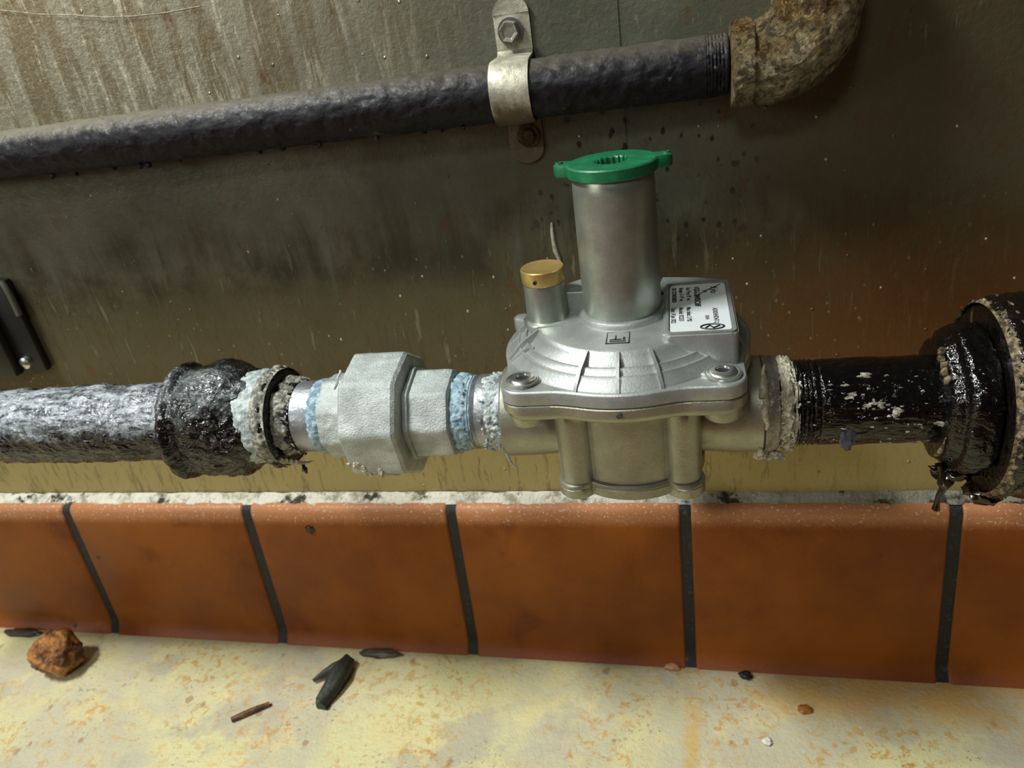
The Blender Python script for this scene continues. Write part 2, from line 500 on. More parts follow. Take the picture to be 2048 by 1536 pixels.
def tube(pts, r, seg=10, bm=None, rf=None, amp=0, ns=400):
    bm = bm or bmesh.new(); pts = [Vector(p) for p in pts]; rings = []
    up = Vector((.3, .2, .9))
    for i, p in enumerate(pts):
        d = (pts[min(i + 1, len(pts) - 1)] - pts[max(i - 1, 0)]).normalized()
        u = d.cross(up).normalized(); v = d.cross(u).normalized()
        rr = r * (rf(i / (len(pts) - 1)) if rf else 1); ring = []
        for k in range(seg):
            a = 2 * PI * k / seg; q = p + (u * math.cos(a) + v * math.sin(a)) * rr
            if amp: q += (q - p).normalized() * amp * fb(q, ns, 1)
            ring.append(bm.verts.new(q))
        rings.append(ring)
    for a_, b_ in zip(rings, rings[1:]):
        for k in range(seg): bm.faces.new((a_[k], a_[(k + 1) % seg], b_[(k + 1) % seg], b_[k]))
    bm.faces.new(rings[0]); bm.faces.new(rings[-1][::-1])
    bmesh.ops.recalc_face_normals(bm, faces=bm.faces)
    return bm


def blob(c, rx_, ry_, rz_, amp, ns, sub=3, off=0, bm=None):
    b = bmesh.new(); bmesh.ops.create_icosphere(b, subdivisions=sub, radius=1)
    for v in b.verts:
        k = 1 + amp * fb(v.co, ns, off)
        v.co = Vector((c[0] + v.co.x * rx_ * k, c[1] + v.co.y * ry_ * k, c[2] + v.co.z * rz_ * k))
    if bm is not None:
        me = bpy.data.meshes.new('tmp'); b.to_mesh(me); b.free(); bm.from_mesh(me); bpy.data.meshes.remove(me); return bm
    return b


# ------------------------------------------------------------------ the room shell
tag(obj('floor', box(-2.4, 2.2, -3.2, -.004, -.03, 0), M['floor'], smooth=0), kind='structure')
bm = box(-2.4, -.0095, 0, .02, 0, 1.6)
box(-.0095 - .0002, 2.2, -.0012, .02, 0, 1.6, bm=bm)      # right-hand sheet laps over the left one
box(-.0255, -.0250, -.0005, .0, .125, 1.6, bm=bm)         # folded crease beside the lap
tag(obj('wall_back', bm, M['wall'], smooth=0), kind='structure')


def tile_profile(x):
    yb = -.0235 - .0105 * (x + .5) / .7
    pts = [(-.0015, .1240), (-.0065, .1246)]
    for i in range(7):                                     # rounded top edge
        a = math.radians(90 - 82 * i / 6); pts.append((-.0075 - .0062 * math.cos(a), .1184 + .0062 * math.sin(a)))
    for i in range(1, 9):
        k = i / 8; pts.append((-.0137 + (yb + .0052 + .0137) * k, .1184 - (.1184 - .012) * k))
    for i in range(1, 7):                                  # cove foot
        k = i / 6; pts.append((yb + .0052 - .0052 * (1 - math.cos(k * PI / 2)) * 1.2, .012 - .012 * k))
    return pts


def coved(x0, x1, inset, bm, mi):
    xs = [x0, x0 + .0007, x0 + .002, (x0 + x1) / 2, x1 - .002, x1 - .0007, x1]
    dr = [.0016, .0005, 0, 0, 0, .0005, .0016] if inset == 0 else [0] * 7
    rows = []
    for x, d in zip(xs, dr):
        pr = tile_profile(x)
        rows.append([bm.verts.new((x, y + d + inset, z - (d + inset) * (.4 if z > .1 else 0))) for y, z in pr])
    for a_, b_ in zip(rows, rows[1:]):
        for i in range(len(a_) - 1):
            f = bm.faces.new((a_[i], b_[i], b_[i + 1], a_[i + 1])); f.material_index = mi


bm = bmesh.new()
gx = [-.0024 + .1583 * k for k in range(-6, 6)]
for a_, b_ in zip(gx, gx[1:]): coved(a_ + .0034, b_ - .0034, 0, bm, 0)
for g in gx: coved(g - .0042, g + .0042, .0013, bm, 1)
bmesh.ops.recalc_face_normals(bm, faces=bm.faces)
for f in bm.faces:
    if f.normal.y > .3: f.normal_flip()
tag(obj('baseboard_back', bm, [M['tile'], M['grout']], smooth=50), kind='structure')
# caulk bead where steel meets tile
bm = bmesh.new(); rows = []
N = 700
for i in range(N + 1):
    x = -.9 + 1.6 * i / N; row = []
    for (y, z) in ((-.0003, .1292), (-.0022, .1286), (-.0042, .1266), (-.0062, .1252), (-.0082, .1240)):
        k = fb((x, y, z), 120, 2); row.append(bm.verts.new((x, y - abs(k) * .0010, z + k * .0007)))
    rows.append(row)
for a_, b_ in zip(rows, rows[1:]):
    for j in range(4): bm.faces.new((a_[j], b_[j], b_[j + 1], a_[j + 1]))
tag(obj('trim_1', bm, M['caulk'], smooth=60), kind='structure')

# ------------------------------------------------------------------ gas regulator
RX, RY, PZ = -.027, -.080, .2395
reg = thing('gas_regulator', (RX, RY, .208), 'cast aluminium gas pressure regulator with a tall grey tube and green cap', 'gas regulator')


def L(x, y): return (RX + x, RY + y)


def outline(sdf, n=360):
    r = []
    for i in range(n):
        a = 2 * PI * i / n; lo, hi = .005, .11
        for _ in range(24):
            m_ = (lo + hi) / 2
            if sdf(m_ * math.cos(a), m_ * math.sin(a)) < 0: lo = m_
            else: hi = m_
        r.append(lo)
    return r


def smin(a, b, k):
    h = max(0, min(1, .5 + .5 * (b - a) / k)); return b * (1 - h) + a * h - k * h * (1 - h)


def sd_rrect(x, y, hx, hy, r):
    qx, qy = abs(x) - hx + r, abs(y) - hy + r
    return math.hypot(max(qx, 0), max(qy, 0)) + min(max(qx, qy), 0) - r


def sd_flange(x, y): return smin(math.hypot(x, y) - .0575, sd_rrect(x, y, .0525, .0525, .0098), .003)


def sd_foot(x, y): return smin(math.hypot(x, y) - .0345, math.hypot(abs(x) - .0254, abs(y) - .0254) - .0086, .0005)


FL = outline(sd_flange); FT = outline(sd_foot)
NS = 360


def radial(rings, bm=None, cx=RX, cy=RY):
    """rings: (function index -> radius, z); stacked and skinned"""
    bm = bm or bmesh.new(); vs_ = []
    for rf, zf in rings:
        vs_.append([bm.verts.new((cx + rf(i) * math.cos(2 * PI * i / NS), cy + rf(i) * math.sin(2 * PI * i / NS), zf(i) if callable(zf) else zf)) for i in range(NS)])
    for a_, b_ in zip(vs_, vs_[1:]):
        for i in range(NS): bm.faces.new((a_[i], a_[(i + 1) % NS], b_[(i + 1) % NS], b_[i]))
    bm.faces.new(vs_[0]); bm.faces.new(vs_[-1][::-1])
    bmesh.ops.recalc_face_normals(bm, faces=bm.faces)
    return bm


def cr(r): return lambda i: r
def fo(d): return lambda i: FL[i] + d
def ft(d): return lambda i: FT[i] + d


cover = radial([(cr(.0180), .2912), (cr(.0395), .2905), (cr(.0408), .2900), (cr(.0418), .2886), (cr(.0448), .2852), (cr(.0458), .2849),
                (cr(.0464), .2856), (cr(.0472), .2856), (cr(.0480), .2843), (cr(.0496), .2832), (cr(.0502), .2836), (cr(.0509), .2834), (cr(.0516), .2822),
                (cr(.0548), .2796), (cr(.0556), .2786),
                (lambda i: FL[i] - .0008 if FL[i] > .0572 else FL[i] - .0008, .2784), (fo(-.0002), .2779), (fo(0), .2774), (fo(0), .2722), (fo(-.0004), .2717), (cr(.030), .2717)])
# radial webs on the dome
for ang in (-109, -90, -71, 180, 160, 200, 90, 71, 109):
    a = math.radians(ang); ca, sa = math.cos(a), math.sin(a); hw = .00075
    prof = [(.0405, .2903), (.0415, .2908), (.0500, .2858), (.0562, .2792), (.0566, .2778), (.0405, .2778)]
    va = []
    for s in (-1, 1):
        va.append([cover.verts.new((RX + r * ca - s * hw * sa, RY + r * sa + s * hw * ca, z)) for r, z in prof])
    cover.faces.new(va[0][::-1]); cover.faces.new(va[1])
    for i in range(len(prof)):
        j = (i + 1) % len(prof); cover.faces.new((va[0][i], va[0][j], va[1][j], va[1][i]))
bmesh.ops.recalc_face_normals(cover, faces=cover.faces)
# screw bosses: round pads with a pointed tail towards the dome
for sx in (-1, 1):
    for sy in (-1, 1):
        cx, cy = L(.0425 * sx, .0425 * sy)
        if sy > 0 and sx > 0: pass
        pts = []
        for k in range(25):
            a = math.radians(-100 + 200 * k / 24 + 0)
            # pad opens towards the middle of the front / back edge
            ax = sx * 1.0; ux, uy = ax * math.cos(0), 0
            pts.append((cx + math.cos(a) * .0078 * sx, cy + math.sin(a) * .0078 * sy))
        pts.append((cx - .0145 * sx, cy + .0045 * sy * -1 + .0095 * sy * 0))
        if sx * sy < 0: pts = pts[::-1]
        prism(pts, .2772, .2797, bm=cover, bev=.0005)
obj('top_cover', cover, M['cast'], reg)
# raised collar round the tube, small raised box behind the stem
obj('tube_collar', lathe([(.2895, .0208), (.2925, .0204), (.2936, .0196), (.2938, .0182)], (RX, RY, 0), 'z', 96), M['cast'], reg)
bk = prism([L(*p) for p in ((-.0285, .003), (-.0150, .003), (-.0150, .0215), (-.0205, .0215), (-.0285, .0140))], .2890, .3015, bev=.0006)
obj('cast_lug', bk, M['cast'], reg)
bk = prism([L(*p) for p in ((.0150, .020), (.0500, .020), (.0500, .0300), (.0350, .0360), (.0180, .0400))], .2790, .2925, bev=.0006)
obj('cast_shoulder', bk, M['cast'], reg)
# spring tube
obj('spring_tube', lathe([(.2900, .0174), (.2945, .0178), (.2965, .0180), (.3500, .0179), (.3555, .0177), (.3562, .0173)], (RX, RY, 0), 'z', 96), M['tube'], reg)


def green_cap():
    bm = bmesh.new(); n = 144
    def ro(i):
        a = 360 * i / n; r = .0195
        x, y = math.cos(math.radians(a)), math.sin(math.radians(a))
        # ears at 8 and 176 degrees
        for ea in (9, 173):
            d = abs((a - ea + 180) % 360 - 180)
            if d < 14:
                t = max(0, 1 - (d / 13) ** 2); r = max(r, .0195 + .0062 * t ** .35)
        return r
    def ri(i): return .0078 - (.0011 if (i // 4) % 2 else 0)
    rows = [(ri, .3540), (ri, .3612), (lambda i: ri(i) + .0004, .3617), (lambda i: ro(i) - .0006, .3617), (ro, .3611), (ro, .3570), (lambda i: ro(i) - .0003, .3566), (lambda i: .0172, .3566)]
    vs_ = [[bm.verts.new((RX + f(i) * math.cos(2 * PI * i / n), RY + f(i) * math.sin(2 * PI * i / n), z)) for i in range(n)] for f, z in rows]
    for a_, b_ in zip(vs_, vs_[1:]):
        for i in range(n): bm.faces.new((a_[i], a_[(i + 1) % n], b_[(i + 1) % n], b_[i]))
    bm.faces.new(vs_[0])
    bmesh.ops.recalc_face_normals(bm, faces=bm.faces)
    return bm


gc = obj('green_cap', green_cap(), M['green'], reg)
gc['label'] = 'green plastic screw cap with two small ears'
# seal-wire holes of the ears: raised eyelets with dark holes
for ea in (9, 173):
    bm = bmesh.new()
    c = (RX + .0233 * math.cos(math.radians(ea)), RY + .0233 * math.sin(math.radians(ea)))
    lathe([(.3617, .0018), (.3624, .0016), (.3624, .0009), (.3600, .0008)], (c[0], c[1], 0), 'z', 20, bm=bm, cap=False)
    obj('cap_eyelet', bm, M['green'], gc)
    obj('eyelet_hole', lathe([(.3618, .0010), (.3619, .0009)], (c[0], c[1], 0), 'z', 16), M['hole'], gc)
# vent stem and brass plug
SX, SY = L(-.0360, .001)
obj('vent_stem', lathe([(.2885, .0118), (.2905, .0108), (.2918, .0099), (.3085, .0096), (.3090, .0090)], (SX, SY, 0), 'z', 64), M['tube'], reg)
bcap = obj('brass_plug', lathe([(.3088, .0070), (.3090, .0098), (.3096, .0101), (.3156, .0102), (.3160, .0099), (.3158, .0094)], (SX, SY, 0), 'z', 64), M['brass'], reg)
bcap['label'] = 'round brass plug'
bm = lathe([(SY - .0106, .0009), (SY - .0098, .0009)], (SX - .0022, 0, .3118), 'y', 16)
obj('plug_hole', bm, M['hole'], bcap)
# skirt joining stem and dome
obj('stem_pad', prism([L(*p) for p in rrect(-.0450, -.0210, -.0120, .0120, .006)], .2880, .2912, bev=.0008), M['cast'], reg)
# data plate box and its label
lb = prism([L(*p) for p in rrect(.0188, .0500, -.0340, .0275, .0030)], .2770, .2930, bev=.0012)
plate = obj('label_box', lb, M['cast'], reg)
rim = bmesh.new()
o_ = [L(*p) for p in rrect(.0198, .0492, -.0330, .0265, .0026)]; i_ = [L(*p) for p in rrect(.0212, .0480, -.0314, .0250, .0020)]
zz = [.2928, .2940, .2940, .2928]; src = [o_, o_, i_, i_]
rr_ = [[rim.verts.new((x, y, z)) for x, y in s_] for s_, z in zip(src, zz)]
for a_, b_ in zip(rr_, rr_[1:]):
    n = len(a_)
    for i in range(n): rim.faces.new((a_[i], a_[(i + 1) % n], b_[(i + 1) % n], b_[i]))
bmesh.ops.recalc_face_normals(rim, faces=rim.faces)
obj('label_rim', rim, M['cast'], plate)
lab = obj('data_label', prism([L(*p) for p in rrect(.0218, .0474, -.0305, .0242, .0022)], .2929, .2934), M['label'], plate, smooth=0)
lab['label'] = 'white printed data label'


def text_bm(s, size, x, y, z, bm, rot=-PI / 2, sx=1.0, bold=0):
    cu = bpy.data.curves.new('t', 'FONT'); cu.body = s; cu.size = size; cu.resolution_u = 2
    cu.offset = bold; cu.extrude = .00004
    to = bpy.data.objects.new('t', cu); COL.objects.link(to)
    dg = bpy.context.evaluated_depsgraph_get(); dg.update()
    me = bpy.data.meshes.new_from_object(to.evaluated_get(dg))
    me.transform(Matrix.Translation((x, y, z)) @ Matrix.Rotation(rot, 4, 'Z') @ Matrix.Diagonal((sx, 1, 1, 1)))
    bm.from_mesh(me)
    bpy.data.objects.remove(to); bpy.data.curves.remove(cu); bpy.data.meshes.remove(me)


tb = bmesh.new()
ZT = .29346
for s, size, lx, ly, sx, bd in (
        ('AD03HHD47-2', .0030, .0405, -.0065, .85, .00004), ('2004', .0024, .0370, -.0140, 1, 0),
        ('VGX-L-SMV03C38F', .0037, .0330, .0205, .80, .00012),
        ('Set Pres: 8" wc', .0029, .0295, .0205, .95, .00005), ('Max inlet: 2 PSI', .0029, .0292, -.0040, .88, .00005),
        ('Range: 5-14" wc', .0029, .0262, .0205, .9, .00005), ('Model: 02233', .0029, .0258, -.0040, .95, .00005),
        ('SN 22700038820', .0029, .0228, .0205, .88, .00008), ('Date: 18 Jan 2022', .0029, .0224, -.0040, .82, .00005),
        ('Xylo', .0050, .0405, .0200, .9, .00006), ('gas', .0030, .0375, .0160, .9, 0)):
    x, y = L(lx, ly); text_bm(s, size, x, y, ZT, tb, sx=sx, bold=bd)
# diagonal flourish over the logo and the oval mark at the front
p0, p1 = L(.0345, .0100), L(.0455, .0225)
tube([(p0[0], p0[1], ZT), ((p0[0] + p1[0]) / 2 - .0006, (p0[1] + p1[1]) / 2, ZT), (p1[0], p1[1], ZT)], .00022, 6, bm=tb)
c = L(.0395, -.0268)
ov = [(c[0] + .0048 * math.cos(a), c[1] + .0026 * math.sin(a), ZT) for a in [2 * PI * k / 28 for k in range(29)]]
tube(ov, .00045, 6, bm=tb)
tube([(c[0] - .0028, c[1] - .001, ZT), (c[0] - .001, c[1] + .0012, ZT), (c[0] + .0005, c[1] - .0012, ZT), (c[0] + .003, c[1] + .0008, ZT)], .0005, 6, bm=tb)
obj('printed_text', tb, M['ink'], lab, smooth=0)
# cast-in square emblem on the dome
em = bmesh.new()
x0, y0 = L(-.0058, -.0335); x1, y1 = L(.0045, -.0222)
for a_ in ((x0, x1, y0, y0 + .0005), (x0, x1, y1 - .0005, y1), (x0, x0 + .0005, y0, y1), (x1 - .0005, x1, y0, y1),
           (x0 + .0017, x1 - .0035, y0 + .0035, y0 + .0043), (x0 + .0038, x0 + .0045, y0 + .0035, y0 + .0080),
           (x0 + .0017, x1 - .0017, y0 + .0018, y0 + .0025), (x1 - .0030, x1 - .0020, y0 + .0035, y0 + .0060)):
    box(*a_, .2900, .29105, bm=em)
obj('cast_emblem', em, mat_cast('emblem_shadowed_metal', (92, 90, 86), .5, .8), reg, smooth=0)  # emblem lines get a darker metal, their shade put into the colour


def screw(parent, x, y, z):
    bm = lathe([(z, .0061), (z + .0005, .0062), (z + .0010, .0058), (z + .0013, .0048), (z + .00145, .0036), (z + .0015, .0030), (z + .0004, .0026)], (x, y, 0), 'z', 48)
    s = obj('screw', bm, M['screwhead'], parent)
    star = lathe([(z + .0006, .0027), (z + .0007, .0026)], (x, y, 0), 'z', 36, shape=lambda a: 1 + .16 * math.cos(6 * a))
    obj('drive_recess', star, M['hole'], s)
    obj('washer_ring', lathe([(z - .0004, .0074), (z + .0004, .0074), (z + .0005, .0070), (z - .0004, .0067)], (x, y, 0), 'z', 48), M['castdark'], s)
    return s


for sx in (-1, 1):
    for sy in (-1, 1): screw(reg, RX + .0425 * sx, RY + .0425 * sy, .2797)
# valve body: lower flange, neck, column body, outlets
body = radial([(cr(.03), .2713), (fo(-.0004), .2713), (fo(0), .2708), (fo(0), .2672), (fo(-.0010), .2664), (fo(-.0012), .2650), (fo(-.0022), .2638),
               (lambda i: min(FL[i] - .006, .0500), .2615), (lambda i: min(FL[i] - .016, .042), .2575), (lambda i: FT[i] + .0005, .2540), (ft(0), .2500), (ft(-.0002), .2165)])
obj('valve_body', body, M['castdark'], reg)
obj('seam_gasket', radial([(cr(.03), .2711), (fo(-.0009), .2711), (fo(-.0009), .2719), (cr(.03), .2719)]), M['hole'], reg)
obj('bottom_plate', radial([(ft(-.0006), .2162), (ft(.0012), .2158), (ft(.0016), .2150), (ft(.0016), .2142), (ft(.0009), .2138), (ft(.0014), .2134), (ft(.0014), .2092), (ft(.0006), .2082), (cr(.02), .2082)]), M['castdark'], reg)
cols = bmesh.new()
lobes = [(-.0252, -.0252), (.0252, -.0252)]
for (lx, ly) in lobes:
    for dx in (-.0105, .0105):
        pass
# side ports along the pipe axis
oc = ngon(8, math.radians(22))
for s, nm in ((-1, 'inlet_port'), (1, 'outlet_port')):
    e = RX + s * .0625
    obj(nm, lathe([(RX + s * .026, .0215), (RX + s * .034, .0222), (RX + s * .048, .0232), (e - s * .0008, .0235), (e, .0228), (e, .0200)], (0, RY, PZ), 'x', 64,
                  shape=lambda a: .96 + .04 * oc(a)), M['castdark'], reg)
# little nib on the flange edge and lug below the left screw
obj('edge_nib', lathe([(RY - .0588, .0012), (RY - .0570, .0013)], (RX, 0, .2690), 'y', 16), mat_cast('dull_nib', (96, 100, 90), .5, .6), reg)
for sx, sy in ((-1, -1), (1, -1), (-1, 1), (1, 1)):
    obj('screw_boss', lathe([(.2590, .0072), (.2600, .0080), (.2645, .0084)], (RX + .0425 * sx, RY + .0425 * sy, 0), 'z', 32), M['castdark'], reg)
# triangular webs on the side edges of the cover
for s_ in (-1, 1):
    for y in ((-.016, .004, .020) if s_ > 0 else (-.022, .018)):
        bm = bmesh.new(); x0 = .0495 if s_ > 0 else .0430; za = .2880 if s_ > 0 else .2855; va = []
        for dy in (-.0005, .0005):
            va.append([bm.verts.new((RX + s_ * x, RY + y + dy * 1.6, z)) for x, z in ((x0 - .003, za), (x0 + .0005, za), (math.sqrt(.0560 ** 2 - y * y), .2790), (math.sqrt(.0560 ** 2 - y * y), .2776), (x0 - .003, .2776))])
        bm.faces.new(va[0]); bm.faces.new(va[1][::-1])
        for i in range(5): bm.faces.new((va[0][i], va[0][(i + 1) % 5], va[1][(i + 1) % 5], va[1][i]))
        bmesh.ops.recalc_face_normals(bm, faces=bm.faces)
        obj('side_web', bm, M['cast'], reg, smooth=0)
# small hooked lug on the left edge of the cover
hp = [L(*p) for p in ((-.0515, .0160), (-.0560, .0170), (-.0575, .0200), (-.0560, .0240), (-.0520, .0250), (-.0500, .0225))]
obj('edge_lug', prism(hp, .2765, .2835, bev=.0010), M['cast'], reg)

# ------------------------------------------------------------------ main pipe run


def seal_ring(x0, x1, r, amp, mat, parent, name='thread_sealant', off=0, ns=260, strands=0, seg=280, thin=.0, lo=None, rag=.30):
    """a smeared bead: it dips under the pipe surface wherever the paste is missing"""
    bm = bmesh.new(); w_ = x1 - x0; xm = (x0 + x1) / 2; ext = w_ * .35 + .0008
    nx = max(14, int((w_ + 2 * ext) / .00035)); rows = []
    for i in range(nx + 1):
        x = x0 - ext + (w_ + 2 * ext) * i / nx; row = []
        for k in range(seg):
            a = 2 * PI * k / seg; cy, sz = -math.cos(a), math.sin(a)
            q = (cy * r, sz * r, 0)
            e0 = x0 + (rag * w_ + .0004) * fb(q, 110, off) ; e1 = x1 + (rag * w_ + .0004) * fb(q, 130, off + 9)
            e0 += .0009 * fb(q, 520, off + 2); e1 += .0011 * fb(q, 480, off + 4)
            d = min(x - e0, e1 - x) / (w_ * .5)
            env = max(-1, min(1, d * 1.9)) if d > 0 else max(-1, d * 3)
            h = env * (amp * .55) + amp * .75 * fb((x, cy * r, sz * r), ns, off, 5) * (1 if d > 0 else .2) - thin * amp
            if lo is not None: h -= amp * 2.2 * max(0, min(1, (lo - (a if a < PI else a - 2 * PI)) / .5 + .5 * fb(q, 90, off)))
            h = max(h, -.0008); rr = r - .0006 + h
            row.append(bm.verts.new((x, RY + cy * rr, PZ + sz * rr)))
        rows.append(row)
    for a_, b_ in zip(rows, rows[1:]):
        for k in range(seg): bm.faces.new((a_[k], a_[(k + 1) % seg], b_[(k + 1) % seg], b_[k]))
    bmesh.ops.recalc_face_normals(bm, faces=bm.faces)
    rnd = random.Random(off)
    for i in range(strands):
        a = rnd.uniform(-1.5, 1.2); x = rnd.choice((x0, x1)) + rnd.uniform(-.0008, .0008); pts = []
        da = rnd.uniform(-.16, .10); dx = rnd.uniform(-.0022, .0022); lift = rnd.uniform(.0002, .0020)
        for j in range(6):
            q = j / 5; rr = r + .0001 + lift * q; aa = a + q * da
            pts.append((x + dx * q + .0004 * math.sin(j * 2 + i), RY - math.cos(aa) * rr, PZ + math.sin(aa) * rr))
        tube(pts, .00055, 6, bm=bm, rf=lambda t: 1.2 - t)
    return obj(name, bm, mat, parent, smooth=80)


def threads(x0, x1, r, pitch=.0018, depth=.0009):
    pr = []; x = x0
    while x < x1 - pitch * .99:
        pr += [(x, r - depth), (x + pitch * .5, r)]; x += pitch
    pr.append((x1, r - depth)); return pr


A8 = ngon(8, math.radians(34))
# nipple between regulator and union
n1 = thing('pipe_nipple', (-.1035, RY, PZ - .0195), 'short bright steel nipple smeared with blue sealant between the union and the regulator', 'pipe nipple')
obj('nipple_barrel', lathe([(-.1158, .0170)] + threads(-.1155, -.1035, .0196, .0016) + [(-.1030, .0196), (-.0900, .0196), (-.0897, .0180)], (0, RY, PZ), 'x', 96), M['zincpipe'], n1)
seal_ring(-.1160, -.1090, .0203, .0011, M['sealblue'], n1, off=3, strands=8, ns=260, thin=-.15)
s = seal_ring(-.0990, -.0902, .0200, .0013, M['sealwhite'], n1, off=5, strands=26, ns=420, thin=.1); s['label'] = 'ragged white sealant'
tube([(-.0912, RY - .012, PZ - .0175), (-.0902, RY - .0125, PZ - .0215), (-.0890, RY - .0128, PZ - .0245), (-.0868, RY - .013, PZ - .0275)], .0008, 8,
     bm=(bmt := bmesh.new()), rf=lambda t: 1.4 - t)
obj('sealant_string', bmt, M['sealwhite'], n1)
# union
un = thing('pipe_union', (-.1500, RY, PZ - .0345), 'grey galvanised pipe union with a big octagonal nut, left of the regulator', 'pipe union')
obj('union_nut', lathe([(-.1728, .0290), (-.1722, .0312), (-.1700, .0345), (-.1425, .0345), (-.1408, .0330), (-.1400, .0300), (-.1398, .0240)], (0, RY, PZ), 'x', 192,
                       shape=A8, amp=.00022, ns=220, step=.002), M['galv'], un, smooth=22)
obj('union_tail', lathe([(-.1397, .0250), (-.1372, .0262), (-.1368, .0262), (-.1365, .0244), (-.1190, .0244), (-.1168, .0238), (-.1160, .0215)], (0, RY, PZ), 'x', 192,
                        shape=ngon(8, math.radians(30)), amp=.0002, ns=240, step=.002), M['galv'], un, smooth=22)
obj('union_collar', lathe([(-.1886, .0200), (-.1880, .0226), (-.1862, .0238), (-.1730, .0238)], (0, RY, PZ), 'x', 192,
                          shape=ngon(8, math.radians(12)), amp=.0005, ns=330, step=.0012), M['galv'], un, smooth=40)
bm = bmesh.new()
rnd = random.Random(4)
for i in range(26):
    q = i / 25
    if q < .6: t = q / .6; x = -.1695 + .012 * t + rnd.uniform(-.002, .002); a = -.33 - .42 * t + rnd.uniform(-.05, .05)
    else: t = (q - .6) / .4; x = -.1690 + .019 * t; a = -.98 + rnd.uniform(-.02, .02)
    rr = .0345 * A8(a) + .0001; s_ = rnd.uniform(.0007, .0015)
    blob((x, RY - math.cos(a) * rr, PZ + math.sin(a) * rr), s_ * 1.3, s_ * .6, s_, .5, 2, 2, i, bm=bm)
rr = .0345 * A8(-.55)
blob((-.1545, RY - math.cos(-.55) * rr, PZ + math.sin(-.55) * rr), .0016, .0012, .0030, .3, 2, 3, 3, bm=bm)
o = obj('sealant_crumbs', bm, M['seal'], un); o['kind'] = 'stuff'
tube([(-.1735, RY - .0345 * math.cos(.95) * .93, PZ + .0345 * math.sin(.95) * .93)] + [(-.1725 + .0004 * math.sin(k * 2), RY - .0335 * math.cos(1.0 + k * .06) * .97, PZ + .0338 * math.sin(1.0 + k * .06) * .97) for k in range(6)], .0007, 6,
     bm=(bmt := bmesh.new()))
obj('edge_sealant', bmt, M['sealwhite'], un)
# nipple left of union
n2 = thing('pipe_nipple', (-.2010, RY, PZ - .0195), 'short smooth grey nipple with a blue sealant ring, left of the octagonal union', 'pipe nipple')
obj('nipple_barrel', lathe([(-.2050, .0180), (-.2049, .0197), (-.1890, .0197), (-.1888, .0180)], (0, RY, PZ), 'x', 96), M['zincpipe'], n2)
seal_ring(-.1945, -.1893, .0203, .0010, M['sealblue'], n2, off=8, ns=60, rag=.04, thin=-.4)
# black fitting (tee end) with rolled rims
fit = thing('black_coupling', (-.2440, RY, PZ - .034), 'lumpy black painted coupling with ragged cream sealant on its right rim', 'pipe coupling')
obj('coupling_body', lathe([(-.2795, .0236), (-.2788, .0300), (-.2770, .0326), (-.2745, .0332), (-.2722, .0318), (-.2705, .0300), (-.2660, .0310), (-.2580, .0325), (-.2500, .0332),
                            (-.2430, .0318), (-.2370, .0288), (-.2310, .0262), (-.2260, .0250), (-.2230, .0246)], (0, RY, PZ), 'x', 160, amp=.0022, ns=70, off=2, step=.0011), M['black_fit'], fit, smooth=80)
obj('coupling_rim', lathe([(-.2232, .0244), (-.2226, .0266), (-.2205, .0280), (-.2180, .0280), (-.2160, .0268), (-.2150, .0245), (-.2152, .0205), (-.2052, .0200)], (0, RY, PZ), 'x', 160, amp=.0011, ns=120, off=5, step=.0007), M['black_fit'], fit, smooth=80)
seal_ring(-.2420, -.2238, .0266, .0013, M['sealwhite'], fit, off=12, strands=3, ns=110, thin=.0, lo=-.5, rag=.16)
seal_ring(-.2215, -.2175, .0282, .0012, M['sealgrey'], fit, off=14, strands=4, ns=120, thin=-.35, lo=-.45)
s = seal_ring(-.2165, -.2060, .0204, .0026, M['sealgrey'], fit, off=15, strands=14, ns=140, thin=-.25, lo=-.8); s['label'] = 'torn cream sealant'
bm = bmesh.new(); rnd = random.Random(8)
for i in range(5):
    x = -.2165 + i * .0022; a = -.55 - .05 * i
    tube([(x + .001 * k * (i - 2) * .6, RY - math.cos(a - .17 * k) * (.0262 - .0006 * k), PZ + math.sin(a - .17 * k) * (.0258)) for k in range(4)], .0012, 8, bm=bm, rf=lambda t: 1.2 - t)
obj('sealant_fingers', bm, M['seal'], fit, smooth=70)
# drip hanging from the coupling rim
tube([(-.2125, RY - .006, PZ - .0262), (-.2120, RY - .0065, PZ - .0290), (-.2118, RY - .0068, PZ - .0310), (-.2110, RY - .007, PZ - .0335)], .0010, 10, bm=(bmt := bmesh.new()),
     rf=lambda t: 1 + 1.2 * math.exp(-((t - .62) / .16) ** 2) - .5 * t)
obj('hanging_drip', bmt, M['goo'], fit)
# long black pipe running off to the left
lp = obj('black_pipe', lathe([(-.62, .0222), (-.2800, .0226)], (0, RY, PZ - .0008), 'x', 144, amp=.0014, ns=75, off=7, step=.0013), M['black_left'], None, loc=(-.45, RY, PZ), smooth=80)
tag(lp, 'long black pipe with residue and painted-in sheen running off the left edge at mid height', 'pipe')
